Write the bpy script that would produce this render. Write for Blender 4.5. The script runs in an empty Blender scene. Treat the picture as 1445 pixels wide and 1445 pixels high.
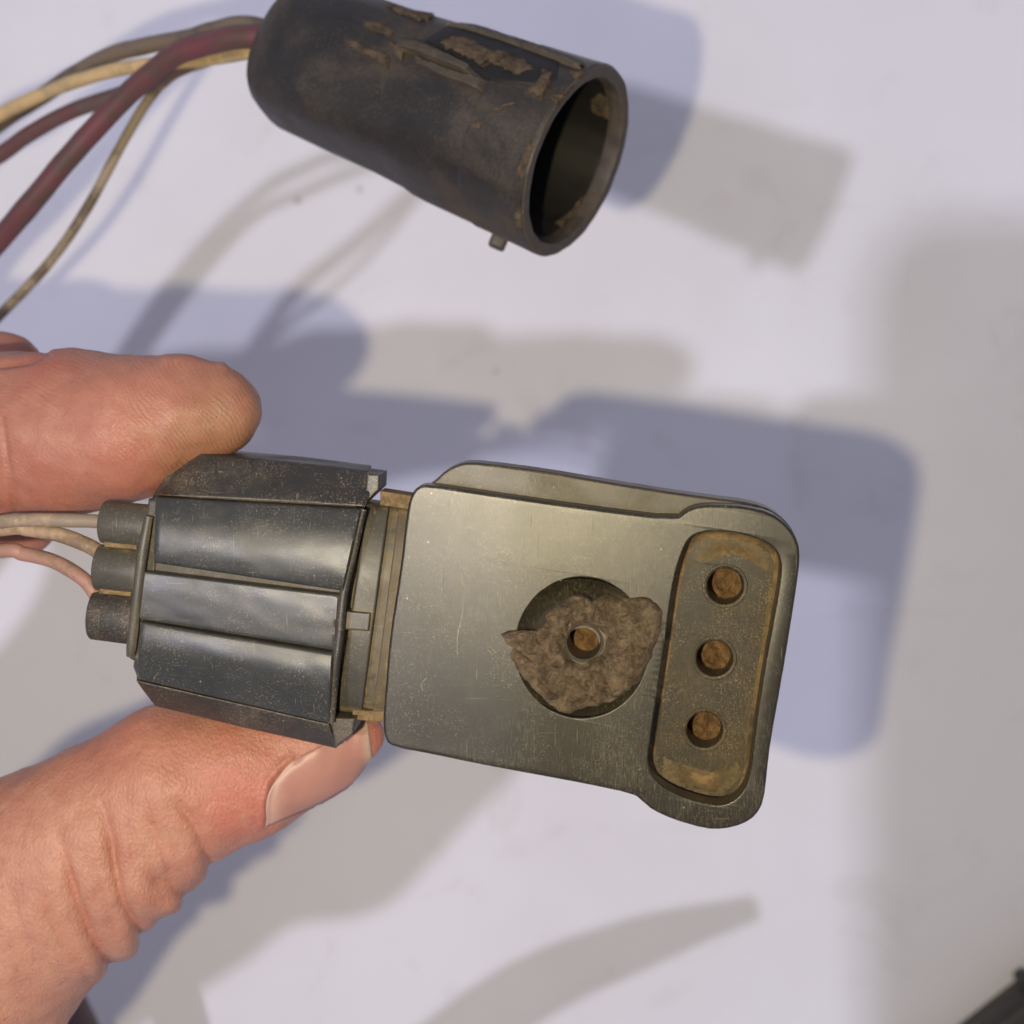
import bpy, bmesh, math, random
import numpy as np
from mathutils import Vector, Matrix, noise
from mathutils.geometry import tessellate_polygon
from mathutils.bvhtree import BVHTree

# ------------------------------------------------------------------ camera, world, light
# everything is measured in millimetres and scaled to metres when a mesh is made
MM = 0.001
CZ = 400.0            # camera height over the table
TAN = 0.3             # tan of half the field of view
HZ = 200.0            # height of the held sensor
scene = bpy.context.scene
col = scene.collection
cam_d = bpy.data.cameras.new('camera'); cam = bpy.data.objects.new('camera', cam_d); col.objects.link(cam)
cam.location = (0, 0, CZ*MM)
cam_d.sensor_width = 36; cam_d.lens = 18/TAN
cam_d.clip_start = 0.002; cam_d.clip_end = 20
cam_d.dof.use_dof = True; cam_d.dof.focus_distance = (CZ-HZ)*MM; cam_d.dof.aperture_fstop = 60/2.0
scene.camera = cam

world = bpy.data.worlds.new('World'); scene.world = world; world.use_nodes = True
bg = world.node_tree.nodes['Background']
bg.inputs['Color'].default_value = (0.306, 0.31, 0.408, 1); bg.inputs['Strength'].default_value = 1.0

def lamp(name, kind, loc, color, power, size, target=None):
    d = bpy.data.lights.new(name, kind); o = bpy.data.objects.new(name, d); col.objects.link(o)
    o.location = Vector(loc)*MM; d.color = color; d.energy = power
    if kind == 'AREA':
        d.shape = 'DISK'; d.size = size*MM
        o.rotation_euler = (Vector(target)-Vector(loc)).to_track_quat('-Z', 'Y').to_euler()
    else:
        d.shadow_soft_size = size*MM
    return o
lamp('ceiling_lamp', 'AREA', (-690, -180, 1900), (0.80, 0.79, 1.0), 13.4, 60, (20, 10, 0))
lamp('torch_lamp', 'POINT', (-28, -17, 401), (1.0, 0.86, 0.56), 2.05, 2.5)

vs = scene.view_settings
vs.view_transform = 'Standard'; vs.look = 'None'; vs.exposure = 0; vs.gamma = 1
scene.cycles.use_denoising = True
scene.cycles.max_bounces = 8

# ------------------------------------------------------------------ helpers
random.seed(4); rng = np.random.default_rng(4)
C = np.array([0, 0, CZ])
def W(px, py, z):
    """point at height z that the photograph's pixel looks at"""
    k = TAN*(CZ-z)/722.5
    return np.array([(px-722.5)*k, -(py-722.5)*k, z])
def ray(px, py):
    return np.array([(px-722.5)/722.5*TAN, -(py-722.5)/722.5*TAN, -1.0])
class Crop:
    def __init__(s, ox, oy, k): s.o = (ox, oy, k)
    def __call__(s, *pts): return [(s.o[0]+x/s.o[2], s.o[1]+y/s.o[2]) for x, y in pts]
c1 = Crop(0, 0, 2.89); c3 = Crop(100, 600, 2.89); c4 = Crop(500, 630, 4.1286); c5 = Crop(680, 640, 2.581)
c7 = Crop(0, 960, 2.408); cw = Crop(0, 700, 9.03); ct = Crop(440, 0, 4.817); cr = Crop(680, 70, 4.66); cb = Crop(120, 690, 5.35)

def unit(v): v = np.array(v, float); return v/np.linalg.norm(v)
class Frame:
    """local frame of a flat-faced part: u along it, v across it, n out of its face"""
    def __init__(s, o, theta, tilt, pitch):
        th, a, b = map(math.radians, (theta, tilt, pitch))
        u0 = np.array([math.cos(th), -math.sin(th), 0]); v0 = np.array([math.sin(th), math.cos(th), 0]); z = np.array([0, 0, 1.])
        s.u = unit(u0*math.cos(b)+z*math.sin(b))
        n0 = np.cross(s.u, v0)
        s.v = unit(v0*math.cos(a)+n0*math.sin(a)); s.n = np.cross(s.u, s.v); s.o = np.array(o)
    def at(s, px, py, w=0.0):
        d = ray(px, py); t = (w-np.dot(C-s.o, s.n))/np.dot(d, s.n)
        return C+t*d
    def uv(s, px, py, w=0.0):
        p = s.at(px, py, w)-s.o
        return np.array([np.dot(p, s.u), np.dot(p, s.v)])
    def xyz(s, u, v, w): return s.o+s.u*u+s.v*v+s.n*w
SF = Frame(W(820, 905, HZ), 9.3, 6.5, 3.0)

def smooth_loop(pts, closed=True, step=4.0, rounds=2):
    """round a traced loop (corner cutting), then resample evenly"""
    p = np.array(pts, float)
    for _ in range(rounds):
        if closed:
            q = np.roll(p, -1, 0); p = np.stack([p*.75+q*.25, p*.25+q*.75], 1).reshape(-1, 2)
        else:
            a, b = p[:-1], p[1:]; m = np.stack([a*.75+b*.25, a*.25+b*.75], 1).reshape(-1, 2)
            p = np.vstack([p[:1], m, p[-1:]])
    return resample(p, step, closed)
def resample(p, step, closed):
    q = np.vstack([p, p[:1]]) if closed else p
    d = np.r_[0, np.cumsum(np.linalg.norm(np.diff(q, axis=0), axis=1))]
    n = max(3, int(d[-1]/step)); t = np.linspace(0, d[-1], n+1)
    out = np.stack([np.interp(t, d, q[:, i]) for i in range(q.shape[1])], 1)
    return out[:-1] if closed else out
def inset(p, d):
    a = np.roll(p, 1, 0); b = np.roll(p, -1, 0); t = b-a; t /= np.linalg.norm(t, axis=1)[:, None]+1e-9
    area = np.sum(p[:, 0]*b[:, 1]-b[:, 0]*p[:, 1])
    nrm = np.stack([-t[:, 1], t[:, 0]], 1)*(1 if area > 0 else -1)
    return p+nrm*d

def empty(name, loc, label, cat, group=None):
    o = bpy.data.objects.new(name, None); col.objects.link(o); o.location = Vector(loc)*MM; o.empty_display_size = 0.005
    o['label'] = label; o['category'] = cat
    if group: o['group'] = group
    return o
def mk(name, verts, faces, mat, parent=None, smooth=True, angle=35, weighted=False, label=None, top=None):
    """one mesh object from world points in millimetres"""
    v = np.array(verts, float)*MM
    base = np.zeros(3); q = parent
    while q is not None: base = base+np.array(q.location); q = q.parent
    if parent is None:
        base = np.array([v[:, 0].mean(), v[:, 1].mean(), v[:, 2].min()])
    me = bpy.data.meshes.new(name); me.from_pydata((v-base).tolist(), [], [list(map(int, f)) for f in faces]); me.validate()
    bm = bmesh.new(); bm.from_mesh(me); bmesh.ops.recalc_face_normals(bm, faces=bm.faces[:]); bm.to_mesh(me); bm.free()
    if smooth:
        me.shade_smooth(); me.set_sharp_from_angle(angle=math.radians(angle))
    me.materials.append(mat)
    o = bpy.data.objects.new(name, me); col.objects.link(o); o.parent = parent
    if parent is None: o.location = base
    if weighted:
        m = o.modifiers.new('weighted', 'WEIGHTED_NORMAL'); m.keep_sharp = True
    if label: o['label'] = label
    if top:
        o['label'], o['category'] = top
    return o
def rough_w(p, amp, s, seed=0):
    return amp*noise.noise(Vector((p[0]*s+seed, p[1]*s, p[2]*s if len(p) > 2 else seed)))

def prism(name, frame, outline, holes, wt, wb, bevel, mat, parent, step=4.0, rounds=2, hole_b=None, wear=0.03, label=None, bottom=False):
    """plate with rounded rims: the outline and its holes are traced at the height of its face"""
    loops = []
    for k, l in enumerate([outline]+list(holes)):
        px = smooth_loop(l, True, step, rounds) if not isinstance(l, np.ndarray) else l
        p = np.array([frame.uv(x, y, wt) for x, y in px])
        p = np.array([q+rough_w(q, wear, 1.7, 3) for q in p])
        loops.append(p)
    verts, faces, caps = [], [], []
    for k, p in enumerate(loops):
        b = bevel if k == 0 else (hole_b if hole_b is not None else bevel)
        prof = [(b, wt), (b*.62, wt-b*.08), (b*.29, wt-b*.29), (b*.08, wt-b*.62), (0, wt-b), (0, wb)]
        rings = []
        for ins, w in prof:
            q = inset(p, ins if k == 0 else -ins)
            i0 = len(verts); verts += [frame.xyz(a, c, w) for a, c in q]; rings.append(range(i0, i0+len(q)))
        for r0, r1 in zip(rings[:-1], rings[1:]):
            n = len(r0)
            faces += [(r0[i], r0[(i+1) % n], r1[(i+1) % n], r1[i]) for i in range(n)]
        caps.append(rings)
    flat = [i for r in caps for i in r[0]]
    tri = tessellate_polygon([[Vector((*[float(np.dot(verts[i]-frame.o, ax)) for ax in (frame.u, frame.v)], 0)) for i in r[0]] for r in caps])
    faces += [tuple(flat[i] for i in t) for t in tri]
    if bottom:
        flat2 = [i for r in caps for i in r[-1]]; faces += [tuple(flat2[i] for i in t) for t in tri]
    return mk(name, verts, faces, mat, parent, weighted=True, label=label)

def circle_px(cx, cy, r, n=40): 
    return np.array([(cx+r*math.cos(2*math.pi*i/n), cy+r*math.sin(2*math.pi*i/n)) for i in range(n)])

def grid_faces(nu, nv, closed_u=False):
    f = []
    for i in range(nu if closed_u else nu-1):
        for j in range(nv-1):
            a = i*nv+j; b = ((i+1) % nu)*nv+j
            f.append((a, b, b+1, a+1))
    return f
def edge_steps(n, b=0.12):
    """parameter steps that are denser near both ends"""
    e = [0, .012, .03, .055, .085]
    return np.array(e+list(np.linspace(.12, .88, n))+[1-x for x in reversed(e)])

def patch(name, frame, tl, tr, br, bl, wfun, bevel, skirt, mat, parent, n=18, bump=0.0, label=None):
    """curved raised panel: four traced corners (or edge lists top/bottom), height across it from wfun(s,t), rounded border"""
    S = edge_steps(n); T = edge_steps(n)
    top = resample(np.array(tl+tr, float), 1, False) if isinstance(tl, list) else None
    P = {}
    def px(s, t):
        if isinstance(tl, list):      # tl = top edge points, bl = bottom edge points
            a = along(tl, s); b = along(bl, s)
        else:
            a = np.array(tl)*(1-s)+np.array(tr)*s; b = np.array(bl)*(1-s)+np.array(br)*s
        return a*(1-t)+b*t
    wid = np.linalg.norm(px(0, .5)-px(1, .5))/12.; hei = np.linalg.norm(px(.5, 0)-px(.5, 1))/12.
    verts = []
    for s in S:
        for t in T:
            d = min(min(s, 1-s)*wid, min(t, 1-t)*hei); w = wfun(s, t)
            if d < bevel: w -= bevel*(1-math.sqrt(max(0, 1-(1-d/bevel)**2)))
            x, y = px(s, t); p = frame.at(x, y, w)
            if bump: p = p+frame.n*rough_w(p, bump, .6)
            verts.append(p)
    nu, nv = len(S), len(T); faces = grid_faces(nu, nv)
    ring = [i*nv for i in range(nu)]+[(nu-1)*nv+j for j in range(1, nv)]+[i*nv+nv-1 for i in range(nu-2, -1, -1)]+[j for j in range(nv-2, 0, -1)]
    i0 = len(verts); verts += [verts[i]-frame.n*skirt for i in ring]; m = len(ring)
    faces += [(ring[i], ring[(i+1) % m], i0+(i+1) % m, i0+i) for i in range(m)]
    return mk(name, verts, faces, mat, parent, angle=50, label=label)
def along(pts, s):
    p = np.array(pts, float); d = np.r_[0, np.cumsum(np.linalg.norm(np.diff(p, axis=0), axis=1))]
    return np.array([np.interp(s*d[-1], d, p[:, 0]), np.interp(s*d[-1], d, p[:, 1])])

def spline(pts, n):
    """Catmull-Rom through points"""
    p = np.array(pts, float); p = np.vstack([2*p[0]-p[1], p, 2*p[-1]-p[-2]]); out = []
    m = len(p)-3
    for k in range(n):
        x = k/(n-1)*m; i = min(int(x), m-1); t = x-i; a, b, c, d = p[i:i+4]
        out.append(.5*((2*b)+(-a+c)*t+(2*a-5*b+4*c-d)*t*t+(-a+3*b-3*c+d)*t**3))
    return np.array(out)
def tube(name, pts, radii, mat, parent, n=60, seg=16, caps=True, label=None, wob=0.0):
    p = spline(pts, n); r = np.interp(np.linspace(0, 1, n), np.linspace(0, 1, len(radii)), radii)
    t = np.gradient(p, axis=0); t /= np.linalg.norm(t, axis=1)[:, None]
    up = np.array([0.13, 0.2, 1.]); verts = []
    for i in range(n):
        x = unit(np.cross(t[i], up)); y = np.cross(x, t[i])
        for k in range(seg):
            a = 2*math.pi*k/seg; q = p[i]+r[i]*(x*math.cos(a)+y*math.sin(a))
            if wob: q = q+(q-p[i])*rough_w(q, wob, .35)
            verts.append(q)
    faces = [(i*seg+k, i*seg+(k+1) % seg, (i+1)*seg+(k+1) % seg, (i+1)*seg+k) for i in range(n-1) for k in range(seg)]
    if caps: faces += [tuple(range(seg)), tuple((n-1)*seg+k for k in range(seg))]
    return mk(name, verts, faces, mat, parent, angle=60, label=label)
def lathe(name, o, axis, prof, mat, parent, seg=96, label=None, bump=0.0, ref=(0, 0, 1), angle=35, square=None):
    a = unit(axis); x = unit(np.cross(a, ref)); y = np.cross(a, x); verts = []
    for s, r0 in prof:
        for k in range(seg):
            t = 2*math.pi*k/seg; r = r0
            if square:
                g = .38*min(1, max(0, (square[0]-s)/square[1])); r = r0*(1-.12*g)*(1-g+g/(abs(math.cos(t))**5+abs(math.sin(t))**5)**.2)
            q = np.array(o)+a*s+r*(x*math.cos(t)+y*math.sin(t))
            if bump: q = q+unit(x*math.cos(t)+y*math.sin(t))*rough_w(q, bump, .45)
            verts.append(q)
    n = len(prof)
    faces = [(i*seg+k, i*seg+(k+1) % seg, (i+1)*seg+(k+1) % seg, (i+1)*seg+k) for i in range(n-1) for k in range(seg)]
    return mk(name, verts, faces, mat, parent, angle=angle, label=label)

# ------------------------------------------------------------------ materials
class Nodes:
    def __init__(s, name):
        s.m = bpy.data.materials.new(name); s.m.use_nodes = True; s.t = s.m.node_tree
        s.b = s.t.nodes['Principled BSDF']
        tc = s.t.nodes.new('ShaderNodeTexCoord'); mp = s.t.nodes.new('ShaderNodeMapping')
        mp.inputs['Scale'].default_value = (1000, 1000, 1000)
        s.t.links.new(tc.outputs['Object'], mp.inputs['Vector']); s.co = mp.outputs[0]
    def new(s, kind, **kw):
        n = s.t.nodes.new(kind)
        for k, v in kw.items():
            if k in n.inputs: s.set(n.inputs[k], v)
            else: setattr(n, k, v)
        return n
    def set(s, inp, v):
        if isinstance(v, bpy.types.NodeSocket): s.t.links.new(v, inp)
        else: inp.default_value = v
    def stretch(s, sc, rot=(0, 0, 0)):
        mp = s.t.nodes.new('ShaderNodeMapping'); mp.inputs['Scale'].default_value = sc; mp.inputs['Rotation'].default_value = rot
        s.t.links.new(s.co, mp.inputs['Vector']); return mp.outputs[0]
    def noise(s, scale, detail=4, rough=.55, vec=None, dist=0.0):
        n = s.new('ShaderNodeTexNoise'); s.set(n.inputs['Vector'], vec or s.co)
        n.inputs['Scale'].default_value = scale; n.inputs['Detail'].default_value = detail
        n.inputs['Roughness'].default_value = rough; n.inputs['Distortion'].default_value = dist
        return n.outputs['Fac']
    def ramp(s, fac, lo, hi, a=0.0, b=1.0):
        n = s.new('ShaderNodeMapRange', interpolation_type='SMOOTHSTEP'); s.set(n.inputs['Value'], fac)
        for k, v in zip(('From Min', 'From Max', 'To Min', 'To Max'), (lo, hi, a, b)): n.inputs[k].default_value = v
        return n.outputs[0]
    def math(s, op, a, b=0.0, clamp=False):
        n = s.new('ShaderNodeMath', operation=op, use_clamp=clamp); s.set(n.inputs[0], a); s.set(n.inputs[1], b); return n.outputs[0]
    def mix(s, f, a, b):
        n = s.new('ShaderNodeMix', data_type='RGBA'); s.set(n.inputs[0], f)
        s.set(n.inputs[6], (*a, 1) if isinstance(a, tuple) else a); s.set(n.inputs[7], (*b, 1) if isinstance(b, tuple) else b)
        return n.outputs[2]
    def bump(s, h, strength, dist, prev=None):
        n = s.new('ShaderNodeBump'); s.set(n.inputs['Height'], h); n.inputs['Strength'].default_value = strength
        n.inputs['Distance'].default_value = dist*MM
        if prev: s.set(n.inputs['Normal'], prev)
        return n.outputs[0]
    def crevice(s, dist):
        n = s.new('ShaderNodeAmbientOcclusion', samples=6); n.inputs['Distance'].default_value = dist*MM
        return n.outputs['AO']
    def attr(s, name):
        n = s.new('ShaderNodeAttribute', attribute_name=name); return n
    def out(s, color, rough, normal=None, spec=.5):
        s.set(s.b.inputs['Base Color'], (*color, 1) if isinstance(color, tuple) else color); s.set(s.b.inputs['Roughness'], rough)
        s.b.inputs['Specular IOR Level'].default_value = spec
        if normal is not None: s.set(s.b.inputs['Normal'], normal)
        return s.m

def plastic(name, base, dust, amount=.5, rough=.42, patch_scale=.12, crevice=.8, cdist=1.2, spec=.5, specks=True, grain=.5, scratch=1.0, wear=.35, speckle=.5, streak=0.0, vary=1.0):
    """dusty moulded plastic: broad dust patches, fine grain, dirt packed in corners, scratches, pale specks"""
    N = Nodes(name)
    big = N.noise(patch_scale, 5, .6, dist=.6); fine = N.noise(2.6, 5, .7)
    f = N.ramp(N.math('ADD', N.math('MULTIPLY', big, .75), N.math('MULTIPLY', fine, .3)), .62-.2*amount, .86-.2*amount)
    f = N.math('MULTIPLY', f, min(1, amount*1.1))
    if crevice:
        ao = N.ramp(N.crevice(cdist), .45, .92, crevice, 0)
        f = N.math('MAXIMUM', f, N.math('MULTIPLY', ao, N.ramp(N.noise(.9, 4, .7), .3, .55)))
    tint = N.mix(N.noise(.5, 4, .6), dust, tuple(d*.62 for d in dust))
    c = N.mix(f, tuple(base), tint)
    c = N.mix(N.ramp(N.noise(.33, 3, .6), .35, .7, 0, .35), c, tuple(b*.55 for b in base))
    if streak:
        sk = N.math('MULTIPLY', N.ramp(N.noise(1.0, 5, .75, N.stretch((7, .9, 1), (0, 0, .18))), .46, .70), N.ramp(N.noise(.06, 4, .6, dist=.8), .36, .62))
        c = N.mix(N.math('MULTIPLY', sk, streak), c, tuple(d*1.1 for d in dust))
    # grains of dust, clustered, and rubbed pale edges
    gr = N.math('MULTIPLY', N.ramp(N.noise(3.8, 5, .8), .55, .62), N.ramp(N.noise(.2, 5, .7), .36, .62))
    c = N.mix(N.math('MULTIPLY', gr, speckle), c, tuple(min(1, d*1.25) for d in dust))
    bv = N.new('ShaderNodeBevel', samples=4); bv.inputs['Radius'].default_value = .32*MM; geo = N.new('ShaderNodeNewGeometry')
    dt = N.new('ShaderNodeVectorMath', operation='DOT_PRODUCT'); N.set(dt.inputs[0], bv.outputs[0]); N.set(dt.inputs[1], geo.outputs['Normal'])
    ed = N.math('MULTIPLY', N.ramp(dt.outputs['Value'], .80, .985, 1, 0), N.ramp(N.noise(1.1, 4, .7), .36, .6))
    c = N.mix(N.math('MULTIPLY', ed, wear), c, tuple(min(1, d*1.2+.03) for d in dust))
    scr = N.ramp(N.noise(1.0, 2, .5, N.stretch((4.2, .12, 1), (0, 0, .35))), .69, .74, 0, .42*scratch)
    scr2 = N.ramp(N.noise(1.0, 2, .5, N.stretch((.1, 3.6, 1), (0, 0, -.5))), .71, .76, 0, .3*scratch)
    c = N.mix(N.math('MAXIMUM', scr, scr2), c, tuple(min(1, d*1.5) for d in dust))
    if specks:
        v = N.new('ShaderNodeTexVoronoi'); N.set(v.inputs['Vector'], N.co); v.inputs['Scale'].default_value = .55
        c = N.mix(N.math('MULTIPLY', N.ramp(v.outputs['Distance'], .03, .085, .8, 0), N.ramp(N.noise(.3, 2), .5, .62)), c, (.42, .38, .31))
    r = N.math('ADD', N.ramp(big, .3, .7, rough-.06*vary, rough+.1*vary), N.math('MULTIPLY', f, .28), True)
    nb = N.bump(N.noise(9.0, 3, .8), .6, .022*grain); nb = N.bump(N.noise(.4, 3, .5), .05, .2, nb); nb = N.bump(N.math('MULTIPLY', scr, -1), .4, .04, nb)
    return N.out(c, r, nb, spec)
def dirt(name, a, b, scale=1.2, bump=.5, ragged=False, ground=None):
    N = Nodes(name); n1 = N.noise(scale, 8, .68, dist=.5); n2 = N.noise(scale*6, 4, .7)
    c = N.mix(N.ramp(n1, .32, .68), a, b); c = N.mix(N.ramp(n2, .45, .75, 0, .55), c, tuple(x*.4 for x in a))
    nb = N.bump(n1, .8, bump); nb = N.bump(n2, .7, bump*.25, nb)
    if ground: c = N.mix(N.ramp(N.math('ADD', N.noise(.13, 4, .6), N.math('MULTIPLY', n2, .3)), .52, .74), c, ground)
    m = N.out(c, .92, nb, .2)
    if ragged:
        al = N.math('ADD', N.attr('core').outputs['Fac'], N.math('MULTIPLY', N.math('SUBTRACT', N.noise(1.1, 6, .75), .5), 1.9))
        N.set(N.b.inputs['Alpha'], N.ramp(al, *((.22, .42) if ragged is True else ragged)))
    return m
def rubber(name, base, dust, amount=.5):
    N = Nodes(name); n = N.noise(.16, 4, .6, N.stretch((1, 1, 1))); f = N.noise(1.6, 5, .7)
    c = N.mix(N.ramp(N.math('ADD', n, N.math('MULTIPLY', f, .4)), .78-.3*amount, 1.0-.3*amount), base, dust)
    return N.out(c, .5, N.bump(f, .3, .06), .35)

M_face = plastic('sensor_plastic', (.019, .0165, .0105), (.13, .108, .074), .2, .29, .07, .5, spec=.43, grain=1.05, vary=.3, speckle=.7, streak=.6, scratch=1.2)
M_base = plastic('sensor_base_plastic', (.04, .033, .022), (.15, .12, .075), .5, .38, .1, .5, spec=.42, vary=.3, grain=1.4, speckle=.6)
M_floor = plastic('slot_plastic', (.024, .019, .011), (.20, .145, .072), .5, .42, .075, .7, 1.6, spec=.3, specks=False, grain=1.3, scratch=.2, speckle=.9, streak=.3)
M_shell = plastic('shell_plastic', (.029, .0315, .032), (.17, .14, .098), .34, .34, .09, .55, 1.0, grain=1.1, speckle=.65, wear=.8)
M_shell_d = plastic('shell_dark_plastic', (.024, .023, .021), (.16, .125, .086), .62, .46, .11, .6, 1.2, grain=1.1, speckle=1.0, wear=.9)
M_neck = plastic('neck_plastic', (.055, .052, .043), (.22, .165, .095), .45, .45, .11, .95, 1.2, specks=False)
M_lip = plastic('lip_plastic', (.085, .068, .042), (.24, .175, .09), .7, .6, .2, .9, 1.2, specks=False)
M_tube = plastic('tube_plastic', (.017, .0165, .0155), (.088, .064, .041), .9, .42, .055, .6, 1.5, specks=False, scratch=.35, speckle=.7)
M_tube_rim = plastic('tube_rim_plastic', (.04, .032, .024), (.11, .082, .053), .75, .6, .12, .8, 1.5, specks=False, wear=.9)
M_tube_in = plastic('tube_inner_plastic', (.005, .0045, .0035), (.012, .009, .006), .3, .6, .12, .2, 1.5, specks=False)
M_mud = dirt('dried_mud', (.255, .192, .128), (.095, .066, .042), .5, 1.6)
M_pale = dirt('pale_scratch', (.34, .31, .25), (.2, .18, .14), 1.5, .05)
M_dust = dirt('packed_dust', (.25, .175, .09), (.11, .078, .042), .9, .3)
M_slotdust = dirt('slot_dust', (.24, .16, .075), (.12, .08, .04), .5, .25, ground=(.055, .044, .026))
M_plug = dirt('tan_plug', (.26, .15, .066), (.09, .05, .023), .8, .9)
M_clod = dirt('tube_mud', (.125, .092, .06), (.042, .031, .022), .6, .6, ragged=True)

# ------------------------------------------------------------------ the table
def table_mat():
    N = Nodes('white_table_top')
    big = N.noise(.012, 4, .55); mid = N.noise(.05, 5, .6, dist=1.0)
    c = N.mix(N.ramp(big, .35, .7), (.80, .79, .80), (.74, .725, .725))
    c = N.mix(N.ramp(mid, .56, .75, 0, .5), c, (.66, .64, .63))
    v = N.new('ShaderNodeTexVoronoi'); N.set(v.inputs['Vector'], N.co); v.inputs['Scale'].default_value = .045; v.inputs['Randomness'].default_value = 1
    sp = N.math('MULTIPLY', N.ramp(v.outputs['Distance'], .025, .07, 1, 0), N.ramp(N.noise(.03, 2), .44, .58))
    c = N.mix(N.math('MULTIPLY', sp, .7), c, (.38, .35, .33))
    st = N.ramp(N.noise(.02, 3, .5, N.stretch((1, 6, 1), (0, 0, -.5))), .66, .74, 0, .12)
    c = N.mix(st, c, (.6, .57, .56))
    return N.out(c, .75, N.bump(N.noise(.5, 4, .6), .1, .2), .25)
S = 700
tv = [(x, y, 0) for x in (-S, S) for y in (-S, S)]
t_o = mk('table', [(-S, -S, 0), (S, -S, 0), (S, S, 0), (-S, S, 0), (-S, -S, -20), (S, -S, -20), (S, S, -20), (-S, S, -20)],
         [(0, 1, 2, 3), (4, 5, 6, 7), (0, 1, 5, 4), (1, 2, 6, 5), (2, 3, 7, 6), (3, 0, 4, 7)], table_mat(), smooth=False)
t_o['kind'] = 'structure'; t_o['label'] = 'white table top with faint grey smudges'

# ------------------------------------------------------------------ the held sensor block
sensor = empty('sensor_block', SF.xyz(0, 0, -14), 'dusty grey plastic sensor block with a three-hole slot and mud-caked centre hole', 'sensor')
face_px = c5((710, 237), (745, 205), (800, 187), (880, 187), (960, 193), (1050, 213), (1118, 262), (1155, 325), (1160, 385), (1145, 500), (1118, 670), (1090, 840),
             (1052, 1050), (1040, 1150), (1028, 1265), (1000, 1320), (950, 1353), (880, 1370), (815, 1369), (700, 1336), (620, 1300), (582, 1266), (556, 1243),
             (380, 1205), (190, 1170), (0, 1135))+[(600, 1063), (556, 1055), (543, 1046), (540, 1018), (543, 980), (550, 894), (564, 808), (574, 721), (579, 700), (588, 687), (602, 683), (680, 695), (820, 715)]
slot_px = c5((738, 335), (765, 300), (810, 284), (880, 284), (960, 295), (1045, 326), (1083, 368), (1092, 425), (1070, 560), (1040, 720), (1010, 900), (990, 1050), (978, 1170),
             (945, 1245), (890, 1280), (825, 1279), (700, 1240), (630, 1192), (602, 1135), (610, 1060), (630, 930), (650, 800), (675, 630), (700, 450))
slot_d = smooth_loop(slot_px, True, 4, 2)
DCX, DCY, DR = 821, 914, 97
dish_px = np.array([(DCX+DR*math.cos(a)*.96, DCY+DR*math.sin(a)*1.02) for a in np.linspace(0, 2*math.pi, 72, endpoint=False)])
prism('face_plate', SF, face_px, [slot_d, dish_px], 0, -3.2, .38, M_face, sensor, rounds=1, hole_b=.22)
base_px = c4((462, 205), (530, 140), (600, 104), (665, 92), (760, 98), (1100, 142))+c5((440, 100), (620, 130), (830, 160), (980, 178), (1055, 205), (1118, 255), (1152, 320), (1158, 385), (1145, 500), (1090, 840),
             (1052, 1050), (1040, 1150), (1028, 1265), (1000, 1320), (950, 1353), (880, 1370), (815, 1369), (700, 1336), (620, 1300), (582, 1266), (556, 1243), (380, 1205), (190, 1170), (0, 1135))+[(600, 1063), (560, 1056), (548, 1046), (546, 1018), (556, 894), (572, 808), (580, 721), (586, 700), (598, 688)]
# the ledge beside the face, then the body under it
prism('side_ledge', SF, base_px, [slot_d, dish_px], -3.2, -7.5, .35, M_base, sensor, rounds=1, hole_b=.02)
under = inset(np.array(smooth_loop(base_px, True, 5, 1)), 5)
prism('body', SF, under, [slot_d], -7.5, -15, .3, M_base, sensor, bottom=True)
# slot floor with its three ports
ports = [(1022, 827), (1007, 929), (993, 1030)]
PR = 27.0
floor_loop = inset(slot_d, -4)
slot_fl = prism('slot_floor', SF, floor_loop, [circle_px(x+1.2, y, PR) for x, y in ports], -5.0, -9.0, .02, M_floor, sensor, hole_b=.25)
# dust fillet round the slot floor
p0 = np.array([SF.uv(x, y, -5.0) for x, y in slot_d]); vv = []; n = len(p0)
for ins, w in ((-.12, -3.9), (.05, -4.45), (.28, -4.78), (.5, -4.94), (.8, -4.985)):
    q = inset(p0, ins)
    vv += [SF.xyz(a+rough_w((a, b), .1, .8), b, w) for a, b in q]
mk('dust_fillet', vv, [(k*n+i, k*n+(i+1) % n, (k+1)*n+(i+1) % n, (k+1)*n+i) for k in range(4) for i in range(n)], M_slotdust, sensor)
for x, y in ports:
    o = SF.at(x+1.2, y, -5.0); r = PR/12.04*1.03; pk = ports.index((x, y))
    lathe('port', o, SF.n, [(.02, r+.38), (.10, r+.30), (.12, r+.12), (.04, r-.08), (-.3, r-.22), (-7.5, r-.3)], M_floor, sensor, 48)
    # irregular plug at the bottom of the port
    vv, rings = [], 7
    for k in range(rings):
        rr = (r-.28)*k/(rings-1)
        for i in range(32):
            a = 2*math.pi*i/32; uu, v_ = rr*math.cos(a), rr*math.sin(a)
            p = o+SF.u*uu+SF.v*v_
            vv.append(p+SF.n*(-(3.2, 3.7, 4.1)[pk]+.7*noise.noise(Vector(p)*.9)+.35*noise.noise(Vector(p)*2.4)+(1.0, .8, 1.15)[pk]*uu+(.5, .3, .1)[pk]*v_))
    mk('port_plug', vv, [(k*32+i, k*32+(i+1) % 32, (k+1)*32+(i+1) % 32, (k+1)*32+i) for k in range(rings-1) for i in range(32)], M_plug, sensor)
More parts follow.
